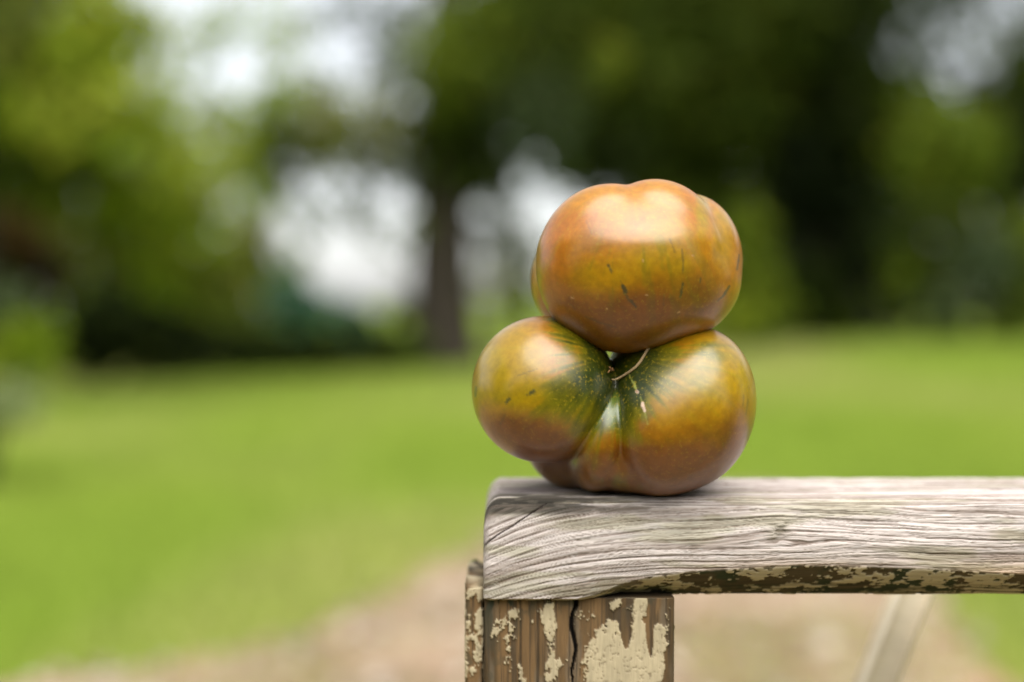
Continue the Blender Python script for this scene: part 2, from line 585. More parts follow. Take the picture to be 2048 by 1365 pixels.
tree('tree', 'slim brown-trunked tree between the bright gaps, left of the tomatoes', 'tree', 12.5, 888, 135, -120, [
    B(930, 120, 140, 12, MID, 0.9), B(1050, 90, 160, 12.2, DEEP), B(1060, 220, 130, 12, GREY), B(880, 270, 110, 12.4, DEEP),
    B(960, 290, 110, 12.6, DARK), B(760, 260, 90, 12.2, OLIVE, 0.8), B(640, 250, 90, 12, OLIVE, 0.8), B(540, 240, 90, 12, MID, 0.8),
    B(520, 330, 80, 12.4, DEEP), B(830, 60, 90, 12.6, GREY, 0.6), B(700, 20, 80, 12.6, GREY, 0.3), B(625, 60, 40, 12.6, MID, 0.5), B(770, 150, 80, 12.6, GREY, 0.35), B(640, 190, 70, 12.6, MID, 0.5), B(880, 150, 80, 12.4, MID, 0.8),
    B(1080, -100, 200, 12.6, DEEP), B(860, -130, 110, 12.6, MID, 0.5), B(700, 300, 60, 12.6, MID, 0.5), B(775, 330, 55, 12.6, GREY, 0.5),
    B(1240, 300, 90, 12.6, DARK), B(1120, 320, 70, 12.6, DEEP, 0.8), B(730, 430, 45, 12.6, MID, 0.45), B(640, 330, 50, 12.6, MID, 0.5), B(560, 380, 45, 12.6, BRIGHT, 0.5), B(700, 380, 70, 12.6, MID, 0.25), B(640, 450, 60, 12.6, MID, 0.10), B(780, 480, 60, 12.6, MID, 0.12), B(600, 420, 40, 12.6, BRIGHT, 0.3), B(600, 520, 40, 12.6, BRIGHT, 0.6), B(960, 370, 60, 12.3, DEEP, 0.6), B(830, 350, 60, 12.3, DEEP, 0.7), B(975, 470, 45, 12.7, GREY, 0.4), B(830, 450, 30, 12.3, MID, 0.4)],
    limbs=7)
tree('tree', 'spreading yellow-green tree at the left edge of the lawn', 'tree', 9.5, -60, 95, -150, [
    B(40, 80, 130, 9.2, OLIVE), B(170, 120, 110, 9, BRIGHT), B(150, 220, 110, 9, LIME), B(60, 210, 100, 9.2, BRIGHT),
    B(300, 260, 95, 8.8, BRIGHT), B(370, 330, 90, 8.8, LIME, 0.9), B(400, 430, 85, 9, BRIGHT), B(250, 210, 70, 8.8, LIME, 0.8),
    B(120, 330, 120, 9.6, MID), B(20, 330, 100, 9.6, DEEP), B(260, 400, 90, 9.6, BRIGHT), B(190, 20, 80, 9, LIME),
    B(340, 520, 90, 9.6, BRIGHT), B(220, 480, 90, 9.8, OLIVE), B(440, 240, 70, 9.3, BRIGHT, 0.8), B(440, 560, 70, 9.6, OLIVE), B(230, 90, 75, 9.2, BRIGHT), B(330, 170, 60, 9.2, LIME, 0.5), B(250, 20, 50, 9.3, BRIGHT, 0.5), B(380, 110, 90, 9.3, BRIGHT, 0.22), B(560, 60, 90, 9.4, BRIGHT, 0.2), B(470, 20, 90, 9.4, BRIGHT, 0.12), B(300, 60, 70, 9.3, LIME, 0.45), B(560, 170, 70, 9.4, BRIGHT, 0.25), B(430, 60, 50, 9.3, BRIGHT, 0.3), B(470, 330, 60, 9.3, BRIGHT, 0.8), B(520, 400, 40, 9.5, BRIGHT, 0.5),
    B(-150, 100, 200, 9.5, MID), B(-100, -150, 230, 9.5, MID), B(120, -140, 170, 9.5, BRIGHT)],
    limbs=6)
tree('tree', 'thin far tree showing pale sky just right of the slim trunk', 'tree', 20, 1010, 34, 330, [
    B(1010, 400, 80, 20, GREY, 0.25), B(960, 470, 55, 20, GREY, 0.3), B(1060, 500, 70, 20, GREY, 0.4), B(990, 560, 65, 20, OLIVE, 0.5),
    B(1060, 590, 60, 20, MID, 0.6)], limbs=3)

shrub('shrub', 'black-green clipped yew bush at the left end of the lawn', 'shrub', 12, 260, [
    B(250, 650, 120, 11.8, DARK, 1.3), B(180, 690, 80, 11.7, BLACK, 1.3), B(350, 690, 90, 11.8, BLACK, 1.3), B(280, 590, 90, 12, DARK, 1.2)])
shrub('shrub', 'low dark hedge plant at the foot of the slim tree', 'shrub', 13, 640, [
    B(500, 690, 70, 12.8, DEEP, 1.2), B(600, 690, 60, 12.8, DARK, 1.2), B(690, 690, 55, 12.8, DARK, 1.2), B(770, 690, 50, 12.8, DEEP, 1.2),
    B(410, 670, 60, 12.8, MID)])
shrub('shrub', 'blue-green rounded shrub below the brightest gap in the trees', 'shrub', 12.2, 620, [
    B(580, 605, 62, 12.2, TEAL, 1.1), B(640, 625, 52, 12.2, TEAL, 1.1), B(710, 640, 40, 12.2, (0.04, 0.10, 0.055), 1.1), B(470, 700, 60, 12, DARK, 1.2), B(560, 705, 60, 12, DARK, 1.2), B(650, 705, 50, 12, DARK, 1.2), B(760, 705, 55, 12, DARK, 1.2), B(830, 700, 45, 12, DEEP, 1.1)])
shrub('shrub', 'pale yellow-green bush under the tip of the spreading tree', 'shrub', 13.5, 505, [
    B(505, 460, 58, 13.5, (0.24, 0.27, 0.07)), B(500, 540, 70, 13.6, BRIGHT), B(560, 560, 45, 13.6, BRIGHT), B(450, 610, 70, 13.4, MID), B(800, 610, 40, 13.5, OLIVE, 0.6)])
shrub('shrub', 'rust-brown leaved bush at the left margin', 'shrub', 11, 20, [
    B(40, 440, 62, 10.6, (0.20, 0.125, 0.05)), B(20, 500, 70, 10.8, (0.06, 0.036, 0.016)), B(90, 540, 70, 10.9, (0.05, 0.034, 0.016))])
shrub('shrub', 'sunlit light-green bush nearest the camera in the left corner', 'shrub', 5.2, -70, [
    B(55, 705, 75, 5.2, (0.17, 0.25, 0.010), 1.2), B(10, 610, 60, 5.3, GREY, 0.9), B(25, 800, 62, 5.1, (0.30, 0.36, 0.16), 1.0), B(-40, 760, 100, 5.3, BRIGHT, 1.2)])
shrub('shrub', 'mid-green bush at the lawn edge just right of the tomatoes', 'shrub', 13.2, 1500, [
    B(1500, 560, 70, 13.2, MID), B(1490, 460, 60, 13.4, MID), B(1540, 625, 55, 13.1, MID), B(1450, 640, 60, 13.2, MID), B(1500, 630, 50, 13, BRIGHT)])
shrub('shrub', 'dull green broad bush in the middle of the far right hedge line', 'shrub', 16.5, 1720, [
    B(1660, 600, 75, 16.5, DEEP, 1.1), B(1740, 540, 80, 16.6, DEEP), B(1790, 620, 70, 16.4, GREY, 0.9)])
shrub('shrub', 'grey-green tall bush at the right margin of the lawn', 'shrub', 13.6, 1950, [
    B(1880, 450, 80, 13.6, DEEP), B(1960, 530, 90, 13.6, (0.085, 0.12, 0.05)), B(2030, 620, 65, 13.5, DEEP), B(1890, 620, 65, 13.5, GREY), B(2060, 480, 70, 13.6, MID)])

# dark hedge bushes added behind the viewer and unseen trees beside the lawn: they bound the sky that the skins mirror and shade the low light
for x, y, h, r, where in [(-2.6, -2.5, 1.75, 0.85, 'leftmost of the row'), (-1.1, -2.7, 2.05, 0.85, 'tall one left of the middle'), (0.35, -2.6, 1.75, 0.8, 'in the middle of the row'),
                          (1.7, -2.7, 2.1, 0.85, 'tall one right of the middle'), (3.1, -2.5, 1.7, 0.85, 'rightmost of the row')]:
    root = empty('shrub', (x, y, 0))
    tag(root, 'added unseen dark hedge bush behind the viewer, ' + where, 'shrub', 'hedge bushes added behind the viewer')
    cl = []
    for k in range(8):
        a = k * 2.4
        cl.append(((x + r * 0.55 * math.cos(a), y + r * 0.4 * math.sin(a), h * (0.14 + 0.092 * k)), (r * 0.62, r * 0.5, r * 0.42), 900, 0.045, DEEP, 0.3))
    v, f, c = leaves(cl)
    build('foliage', v, f, M_LEAF, root, col=c)
    v, f = tube([(x, y, -0.05), (x + 0.03, y, h * 0.4), (x, y, h * 0.7)], [0.05, 0.04, 0.015], 8)
    build('stem', v, f, M_BARK, root, smooth=True)
for x, y, h, r, where in [(-9.5, -1.5, 6.5, 2.7, 'left of the bench'), (9.0, -1.0, 6.8, 2.8, 'right of the bench'), (11.5, 6.5, 7, 2.8, 'farther right, beside the lawn')]:
    root = empty('tree', (x, y, 0))
    tag(root, 'broad leafy tree outside the view, ' + where, 'tree', 'unseen trees beside the garden')
    v, f = tube([(x, y, -0.1), (x + 0.05, y, h * 0.4), (x, y, h * 0.8)], [0.24, 0.17, 0.07], 10)
    build('trunk', v, f, M_BARK, root, smooth=True)
    cl = []
    for k in range(11):
        a = k * 2.4
        cl.append(((x + r * 0.62 * math.cos(a), y + r * 0.62 * math.sin(a), h * (0.2 + 0.06 * k)), (r * 0.6, r * 0.6, r * 0.5), 620, 0.16, MID, 0.3))
    v, f, c = leaves(cl)
    build('crown', v, f, M_LEAF, root, col=c)

# ------------------------------------------------------------------ the bench
bench = empty('garden_bench', (P(1150, 1200, 0)[0], 0.02, 0))
tag(bench, 'weathered garden bench with silver-grey armrest on a post of peeling cream paint', 'bench')
SC = 1 / 5700.0                                 # metres per photograph pixel at the plane y = 0
FRONT = -0.014
zt = ARM_TOP
def X(px, y=0.0):
    return (px - CX) / FPX * (y - CAM[1])
def Zp(py, y=FRONT):
    return P(CX, py, y)[2]
def to_px(v):
    """Photograph pixel of world points, used to place grain, cracks and paint on the pieces."""
    d = v - CAM
    f = d[:, 1] * math.cos(PITCH) - d[:, 2] * math.sin(PITCH)
    u = d[:, 1] * math.sin(PITCH) + d[:, 2] * math.cos(PITCH)
    return CX + FPX * d[:, 0] / f, CY - FPX * u / f

CREAM = np.array((0.42, 0.350, 0.225))

def paint_noise(p, seed):
    return 0.65 * fbm(p * np.array([260, 260, 200]), seed, 4, 0.55) + 0.35 * fbm(p * np.array([900, 900, 700]), seed + 9, 3, 0.6)

def make_armrest():
    x0, x1 = X(966, FRONT), 0.62
    xs = np.concatenate([x0 + np.array([0.0, 0.0004, 0.0009, 0.0015, 0.0021]), np.arange(x0 + 0.0026, 0.215, 0.00033), np.linspace(0.22, x1, 90)])
    zb_bot = Zp(1198, FRONT + 0.004)
    bpx = np.array([960, 1150, 1190, 1240, 1300, 1380, 1450, 1600, 1750, 1900, 2048, 2600])
    bpy_ = np.array([1201, 1199, 1190, 1170, 1153, 1143, 1138, 1129, 1132, 1139, 1147, 1140])
    back = 0.052
    rows = []
    for x in xs:
        px = CX + x * FPX / (FRONT - CAM[1])
        zb = Zp(np.interp(px, bpx, bpy_))
        zb = max(zb, zb_bot + 0.0008)
        e = x - x0
        # rounded end: the top drops and the front draws in over the last millimetres
        drop = 0.0105 * (1 - math.sqrt(max(0, 1 - (1 - min(e / 0.0062, 1)) ** 2)))
        inset = 0.0022 * (1 - math.sqrt(max(0, 1 - (1 - min(e / 0.003, 1)) ** 2)))
        top = zt - drop
        fr = FRONT + inset
        ch = min(1.0, (zb - zb_bot) / 0.006)
        pts = []
        fo = fr + 0.013 * ch                       # foot of the undercut
        for t in np.linspace(0, 1, 42):            # undercut face, bottom up
            pts.append((fo + (fr - fo) * t - 0.0012 * ch * math.sin(math.pi * t), zb_bot + (zb - zb_bot) * t))
        ry, rz = 0.0065, 0.0078
        for t in np.linspace(0, 1, 82)[1:]:        # front face
            z = zb + (top - rz - zb) * t
            pts.append((fr + 0.0022 * t * t - 0.0006 * math.sin(math.pi * t), z))
        for a in np.linspace(0, math.pi / 2, 46)[1:]:   # rounded shoulder
            pts.append((fr + 0.0022 + ry * (1 - math.cos(a)), top - rz + rz * math.sin(a)))
        for y in np.concatenate([np.arange(fr + ry + 0.0026, fr + ry + 0.018, 0.0005), np.linspace(fr + ry + 0.019, back - 0.004, 34)]):
            pts.append((y, top))
        for a in np.linspace(0, math.pi / 2, 7)[1:]:
            pts.append((back - 0.004 + 0.004 * math.sin(a), top - 0.004 + 0.004 * math.cos(a)))
        for t in np.linspace(0, 1, 8)[1:]:
            pts.append((back, top - 0.004 + (zb_bot - top + 0.004) * t))
        for t in np.linspace(0, 1, 7)[1:-1]:
            pts.append((back + (fo - back) * t, zb_bot))
        rows.append(np.array([(x, a, b) for a, b in pts]))
    nrow, n = len(rows), min(len(r) for r in rows)
    V = np.stack([r[:n] for r in rows])
    flat = V.reshape(-1, 3)
    # outward normals for the relief
    du = np.roll(V, -1, 1) - np.roll(V, 1, 1)
    nr = np.stack([np.zeros_like(du[..., 0]), -du[..., 2], du[..., 1]], -1)
    nr[..., 1:] *= 1
    nr /= np.linalg.norm(nr, axis=-1)[..., None] + 1e-12
    cen = np.array([0, 0.02, (zt + zb_bot) / 2])
    sgn = np.sign(np.sum(nr * (V - cen) * np.array([0, 1, 1]), -1))
    nr = (nr * sgn[..., None]).reshape(-1, 3)
    px, py = to_px(flat)
    # position down the face measured along the surface, in photo pixels at the focal plane, so the grain runs onto the top
    j = np.tile(np.arange(n), nrow)
    seg = np.linalg.norm(np.diff(V, axis=1), axis=-1)
    arc = np.concatenate([np.zeros((nrow, 1)), np.cumsum(seg, 1)], 1)
    k_sh = 42 + 81 + 20
    arc_top = (arc[:, k_sh:k_sh + 1] - arc).reshape(-1)      # >0 below the shoulder, <0 on top
    xpx = CX + flat[:, 0] / SC
    vpx = (zt - flat[:, 2] - np.where(np.tile(np.arange(n), nrow) > 60, np.clip(flat[:, 1] - FRONT - 0.004, 0, 1), 0)) / SC - 22   # pixels below the shoulder
    under = (j < 41)
    # growth rings: steep at the sawn end, running level to the right, humped at the knot
    e = np.clip(xpx - 962, 0, None)
    A = 92 - 0.10 * np.clip(vpx, 0, 200)
    lift = A * (1 - np.exp(-e / 165))
    kx, kv = 1556 - xpx, vpx - 62
    hump = 14 * np.exp(-(kx / 160) ** 2) * np.sign(kv + 1e-6) * (1 - np.exp(-np.abs(kv) / 18)) * np.exp(-np.abs(kv) / 70)
    warp = 15 * (fbm(np.stack([xpx / 330, vpx / 90, 0 * xpx], 1), 51, 3) - 0.5) + 3.5 * (fbm(np.stack([xpx / 70, vpx / 30, 0 * xpx + 3], 1), 53, 3) - 0.5)
    g = vpx + lift - hump + warp - 0.012 * (xpx - 966)
    topmask = vpx < -4
    g = np.where(topmask, vpx * 1.0 + 10 * (noise(np.stack([xpx / 260, vpx / 40, 0 * vpx], 1), 57) - 0.5), g)
    q = lambda sx, sv, o: np.stack([xpx / sx, g / sv, 0 * g + o], 1)
    broad = fbm(q(420, 13, 1.5), 61, 3)
    fine = fbm(q(240, 4.2, 4.5), 63, 3, 0.6)
    hair = fbm(q(90, 1.7, 8.5), 65, 2)
    ring = np.abs(((g / 13.0 + 1.7 * fbm(q(500, 60, 2.5), 67, 2)) % 1.0) - 0.5) * 2       # 0 at the dark late wood
    line = (1 - sstep(0.0, 0.44, ring)) * (0.45 + 0.75 * noise(q(160, 30, 6.5), 69))
    crev = sstep(0.56, 0.70, fine) * 0.8
    silver = np.array((0.485, 0.430, 0.405))
    c = mix(silver * np.array((0.62, 0.58, 0.54)), silver * 1.15, sstep(0.3, 0.62, broad))
    fib = fbm(q(55, 1.15, 9.5), 91, 3, 0.65)
    fleck = fbm(q(22, 2.6, 12.5), 93, 3, 0.6)
    line = line * sstep(0.30, 0.52, 0.5 * fib + 0.5 * fbm(q(120, 6, 14.5), 95, 3))
    c = mix(c, np.array((0.105, 0.066, 0.046)), np.clip(0.72 * line + 0.50 * crev, 0, 0.9))
    c = mix(c, np.array((0.140, 0.100, 0.076)), 0.60 * sstep(0.52, 0.68, fib))
    c = mix(c, np.array((0.42, 0.39, 0.37)), 0.45 * sstep(0.54, 0.70, fleck))
    c *= (0.72 + 0.56 * hair)[:, None]
    # brown warmth low down and to the right, grey-green lichen film here and there
    warm = sstep(70, 150, vpx) * sstep(0.35, 0.7, fbm(np.stack([xpx / 260, vpx / 60, 0 * xpx], 1), 71, 3)) * sstep(1150, 1700, xpx)
    c = mix(c, c * np.array((0.92, 0.70, 0.45)), warm)
    film = sstep(0.52, 0.70, fbm(np.stack([xpx / 170, vpx / 26, 0 * xpx + 2], 1), 73, 4)) * 0.75
    c = mix(c, c * np.array((0.72, 0.75, 0.60)), film)
    # grime and the fruit's painted contact shadow on top, grime along the end shoulder
    dirt_shadow = sstep(0.34, 0.52, fbm(np.stack([xpx / 60, vpx / 14, 0 * xpx + 5], 1), 75, 4)) * sstep(1480, 1100, xpx) * (1 - sstep(2, 16, vpx)) * sstep(-160, -30, vpx)
    c = mix(c, np.array((0.070, 0.060, 0.048)), 0.9 * dirt_shadow)
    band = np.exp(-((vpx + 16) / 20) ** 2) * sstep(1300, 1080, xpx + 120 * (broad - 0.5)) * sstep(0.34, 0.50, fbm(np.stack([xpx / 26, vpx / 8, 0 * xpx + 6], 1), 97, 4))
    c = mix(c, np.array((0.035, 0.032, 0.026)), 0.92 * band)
    edge = sstep(0.45, 0.6, fine) * np.exp(-((vpx + 4) / 9) ** 2)
    c = mix(c, np.array((0.13, 0.105, 0.085)), 0.75 * edge)
    relief = -0.00022 * sstep(0.5, 0.7, fib) - 0.00030 * np.clip(line, 0, 1) - 0.00028 * crev + 0.00016 * (broad - 0.5) + 0.00010 * (hair - 0.5)
    # the check that runs up from the end
    cx0, cy0, cx1, cy1 = 968, 1090, 1092, 1007
    t = np.clip(((px - cx0) * (cx1 - cx0) + (py - cy0) * (cy1 - cy0)) / ((cx1 - cx0) ** 2 + (cy1 - cy0) ** 2), 0, 1)
    wig = 3.0 * (fbm(np.stack([t * 9, 0 * t, 0 * t], 1), 77, 2) - 0.5)
    dl = np.hypot(px - (cx0 + t * (cx1 - cx0)), py - (cy0 + t * (cy1 - cy0)) + wig)
    front = flat[:, 1] < 0.0
    crack = np.where(front, 1 - sstep(0.6, 2.2 * (1 - 0.55 * t) + 0.5, dl), 0)
    c = mix(c, np.array((0.035, 0.022, 0.02)), 0.9 * crack)
    relief = relief - 0.0008 * crack
    # knot
    kd = np.hypot((px - 1556) / 34, (py - 1062 - 5 * np.sin(px / 9)) / 22)
    kn = np.where(front, np.exp(-kd ** 2 * 2.2), 0)
    kr = fbm(np.stack([px / 15, py / 5, 0 * px], 1), 79, 4, 0.6)
    kr = sstep(0.35, 0.62, kr)
    c = mix(c, mix(np.tile((0.10, 0.085, 0.05), (len(px), 1)), np.array((0.30, 0.27, 0.22)), kr), np.clip(kn * 1.0, 0, 0.7))
    relief = relief + kn * (0.0009 * (kr - 0.25))
    # undercut: dark stained wood with the last of the cream paint
    pn = paint_noise(flat * np.array([0.55, 1, 1.2]), 81)
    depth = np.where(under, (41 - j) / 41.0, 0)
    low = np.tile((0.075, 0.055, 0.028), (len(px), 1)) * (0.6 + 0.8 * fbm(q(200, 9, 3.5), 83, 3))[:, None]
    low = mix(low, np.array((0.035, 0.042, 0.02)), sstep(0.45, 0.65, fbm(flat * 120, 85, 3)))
    bias = 0.06 * np.exp(-((px - 1880) / 150) ** 2) + 0.05 * np.exp(-((px - 1290) / 70) ** 2) + 0.02 * np.exp(-((px - 1560) / 60) ** 2) - 0.03 * sstep(1380, 1460, px) * (1 - sstep(1480, 1540, px))
    painted = sstep(0.54, 0.56, pn + bias)
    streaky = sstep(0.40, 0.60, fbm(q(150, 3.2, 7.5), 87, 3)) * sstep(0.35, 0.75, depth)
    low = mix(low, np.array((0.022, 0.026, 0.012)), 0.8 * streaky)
    painted = painted * (1 - 0.75 * streaky)
    lowp = mix(low, CREAM * (0.85 + 0.2 * hair[:, None]), painted)
    um = np.where(under, sstep(0.0, 0.07, depth + 0.05 * (pn - 0.5)), 0) * sstep(1130, 1330, px + 160 * (pn - 0.5))
    um = np.where(j > n - 8, 1.0, um)
    c = mix(c, lowp, um)
    relief = np.where(under, relief * (1 - um) + um * 0.00035 * painted, relief)
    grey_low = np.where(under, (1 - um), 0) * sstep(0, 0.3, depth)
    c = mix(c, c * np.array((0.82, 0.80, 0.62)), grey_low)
    flat = flat + nr * relief[:, None]
    idx = np.arange(nrow * n).reshape(nrow, n)
    nx = np.roll(idx, -1, 1)
    F = np.stack([idx[:-1], idx[1:], nx[1:], nx[:-1]], -1).reshape(-1, 4)
    # end caps as fans round a centre vertex
    c0, c1 = flat[idx[0]].mean(0), flat[idx[-1]].mean(0)
    flat = np.concatenate([flat, [c0, c1]])
    c = np.concatenate([c, [[0.3, 0.27, 0.24]] * 2])
    a0, a1 = len(flat) - 2, len(flat) - 1
    cap = [(idx[0][k], idx[0][(k + 1) % n], a0, a0) for k in range(n)]
    tri0 = np.array([(idx[0][k], idx[0][(k + 1) % n], a0) for k in range(n)])
    tri1 = np.array([(idx[-1][(k + 1) % n], idx[-1][k], a1) for k in range(n)])
    me_faces = [tuple(r) for r in F] + [tuple(r) for r in tri0] + [tuple(r) for r in tri1]
    return flat, me_faces, c

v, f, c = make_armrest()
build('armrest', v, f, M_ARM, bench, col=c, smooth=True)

def board(xa, xb, ya, yb, ztop, zbot, fine_h, step, colour, seed, groove=None, ragged=0.0):
    """An upright board from zbot to ztop, its upper part finely divided so paint and cracks are real relief."""
    zs = np.concatenate([np.arange(ztop, ztop - fine_h, -step), np.linspace(ztop - fine_h - step, zbot, 40)])
    r = 0.0012
    per = []
    for x in np.arange(xa + r, xb - r, step): per.append((x, ya))
    for a in np.linspace(-math.pi / 2, 0, 5): per.append((xb - r + r * math.cos(a), ya + r + r * math.sin(a)))
    for y in np.linspace(ya + r, yb - r, 30)[1:]: per.append((xb, y))
    for x in np.linspace(xb - r, xa + r, 20): per.append((x, yb))
    for y in np.linspace(yb - r, ya + r, int((yb - ya) / 0.0012))[:-1]: per.append((xa, y))
    for a in np.linspace(math.pi, 1.5 * math.pi, 5)[:-1]: per.append((xa + r + r * math.cos(a), ya + r + r * math.sin(a)))
    per = np.array(per)
    n, m = len(per), len(zs)
    V = np.empty((m, n, 3))
    V[:, :, 0], V[:, :, 1] = per[:, 0], per[:, 1]
    V[:, :, 2] = zs[:, None]
    if ragged:
        top = fbm(np.stack([per[:, 0] * 420, per[:, 1] * 420, 0 * per[:, 0]], 1), seed + 40, 3) - 0.5
        V[:, :, 2] += top[None, :] * ragged * np.exp(-(ztop - zs) / 0.004)[:, None]
    du = np.roll(per, -1, 0) - np.roll(per, 1, 0)
    nr = np.stack([du[:, 1], -du[:, 0]], 1)
    nr /= np.linalg.norm(nr, axis=1)[:, None] + 1e-12
    flat = V.reshape(-1, 3)
    col, rel = colour(flat)
    nrm = np.tile(np.concatenate([nr, np.zeros((n, 1))], 1), (m, 1))
    flat = flat + nrm * rel[:, None]
    idx = np.arange(n * m).reshape(m, n)
    nx = np.roll(idx, -1, 1)
    F = [tuple(t) for t in np.stack([idx[:-1], idx[1:], nx[1:], nx[:-1]], -1).reshape(-1, 4)]
    F.append(tuple(idx[0])); F.append(tuple(idx[-1][::-1]))
    return flat, F, col

def post_wood(v, seed, bias_fn, lo=0.5):
    px, py = to_px(v)
    wob = 10 * (noise(np.stack([py / 160, 0 * py, px / 200], 1), seed) - 0.5)
    g = np.stack([(px + wob) / 11, v[:, 1] * 400, py / 420], 1)
    broad = fbm(g * np.array([0.35, 0.35, 1]), seed + 1, 3)
    fine = fbm(g * np.array([2.2, 2, 1.3]), seed + 2, 3, 0.6)
    c = mix(np.tile((0.066, 0.041, 0.017), (len(px), 1)), np.array((0.165, 0.096, 0.040)), sstep(0.3, 0.7, broad))
    c = mix(c, np.array((0.15, 0.118, 0.080)), 0.6 * sstep(0.5, 0.7, fbm(g * np.array([0.5, 1, 3]), seed + 3, 3)))
    c = mix(c, np.array((0.05, 0.035, 0.02)), 0.75 * sstep(0.54, 0.68, fine))
    mould = sstep(0.55, 0.68, fbm(np.stack([px / 14, py / 30, 0 * px], 1), seed + 4, 4))
    c = mix(c, np.array((0.045, 0.042, 0.025)), 0.7 * mould * bias_fn(px, py, 'mould'))
    pn = 0.6 * fbm(np.stack([px / 34, v[:, 1] * 160, py / 44], 1), seed + 5, 4, 0.55) + 0.4 * fbm(np.stack([px / 7, v[:, 1] * 800, py / 11], 1), seed + 6, 3, 0.6)
    val = pn + bias_fn(px, py, 'paint')
    painted = sstep(lo, lo + 0.018, val)
    # fine crazing in the paint
    cz = np.abs(fbm(np.stack([px / 16, v[:, 1] * 300, py / 26], 1), seed + 7, 3) - 0.5)
    craze = (1 - sstep(0.0, 0.018, cz)) * painted
    paint = np.tile(CREAM, (len(px), 1)) * (0.86 + 0.28 * fbm(np.stack([px / 24, 0 * px, py / 24], 1), seed + 8, 4))[:, None]
    paint = mix(paint, np.array((0.16, 0.12, 0.07)), 0.65 * craze)
    c = mix(c, paint, painted)
    rim = painted * (1 - sstep(lo + 0.018, lo + 0.060, val))
    c = mix(c, c * np.array((0.66, 0.60, 0.50)), rim * 0.8 * sstep(0.4, 0.6, fbm(np.stack([px / 9, 0 * px, py / 9], 1), seed + 10, 2)))
    rel = 0.00048 * painted - 0.00025 * craze - 0.00030 * sstep(0.54, 0.68, fine) * (1 - painted)
    return c, rel, px, py

def blobs(px, py, items):
    s = 0
    for x, y, rx, ry, a in items:
        s = s + a * np.exp(-(((px - x) / rx) ** 2 + ((py - y) / ry) ** 2) ** 2)
    return s

def front_post_colour(v):
    def bias(px, py, what):
        if what == 'mould':
            return sstep(1090, 990, px) * (1 - 0.7 * sstep(1200, 1300, py)) + 0.25 + 0.6 * sstep(1232, 1205, py)
        front = v[:, 1] < -0.008
        b = blobs(px, py, [(1212, 1340, 46, 80, 0.36), (1240, 1345, 30, 60, 0.3), (1276, 1290, 16, 100, 0.30), (1290, 1340, 40, 50, 0.25), (1316, 1310, 15, 76, 0.30), (1283, 1210, 18, 12, 0.22),
                           (1103, 1255, 17, 48, 0.27), (1092, 1222, 12, 30, 0.15), (1238, 1210, 22, 14, 0.2), (993, 1238, 16, 30, 0.16), (1018, 1330, 10, 40, 0.22),
                           (1103, 1345, 16, 30, 0.22), (1040, 1340, 7, 26, 0.2), (1340, 1230, 12, 40, 0.12)]) - 0.13
        b = b - blobs(px, py, [(1252, 1270, 8, 36, 0.4), (1300, 1255, 7, 50, 0.4), (1302, 1290, 4, 30, 0.35), (1285, 1240, 8, 8, 0.2), (1345, 1290, 6, 90, 0.2)])
        # far below the frame and on the sides the paint is patchy
        return np.where(front & (py < 1390), b, -0.02)
    c, rel, px, py = post_wood(v, 101, bias)
    front = v[:, 1] < -0.006
    # the long check down the middle
    cxp = 1147 + 3.5 * np.sin(py / 17) + 5 * (noise(np.stack([py / 22, 0 * py, 0 * py], 1), 111) - 0.5)
    wd = 3.6 * sstep(1420, 1250, py) + 1.2
    cr = np.where(front, 1 - sstep(wd * 0.55, wd, np.abs(px - cxp)), 0) * sstep(1700, 1380, py)
    c = mix(c, np.array((0.012, 0.009, 0.007)), cr)
    rel = rel - 0.004 * cr
    # two shallow plane marks
    for gxp in (1042, 1076):
        s = np.where(front, np.exp(-((px - gxp) / 1.6) ** 2), 0)
        rel = rel - 0.00035 * s
        c = mix(c, c * 0.6, s * 0.6)
    return c, rel

pz = Zp(1196, -0.010)
v, f, c = board(X(968, -0.011), X(1351, -0.011), -0.0108, 0.046, pz, -0.02, 0.040, 0.00034, front_post_colour, 101)
build('post', v, f, M_POST, bench, col=c, smooth=True)

def side_colour(v):
    def bias(px, py, what):
        if what == 'mould':
            return 0.8 * np.ones_like(px)
        return np.where(v[:, 2] > Zp(1200, -0.009), 0.12, 0.0) + 0.08 * np.exp(-((px - 958) / 7) ** 2) - 0.02
    c, rel, px, py = post_wood(v, 131, bias)
    return c, rel
v, f, c = board(X(931, -0.009), X(964.5, -0.009), -0.0088, 0.036, Zp(1176, -0.008), -0.02, 0.045, 0.0004, side_colour, 131, ragged=0.006)
build('side_board', v, f, M_POST, bench, col=c, smooth=True)

def plain_wood(v):
    g = np.stack([v[:, 0] * 160, v[:, 1] * 160, v[:, 2] * 25], 1)
    c = mix(np.tile((0.36, 0.31, 0.25), (len(v), 1)), np.array((0.55, 0.48, 0.40)), fbm(g, 151, 4))
    return c, 0.0004 * (fbm(g * 2, 152, 3) - 0.5)
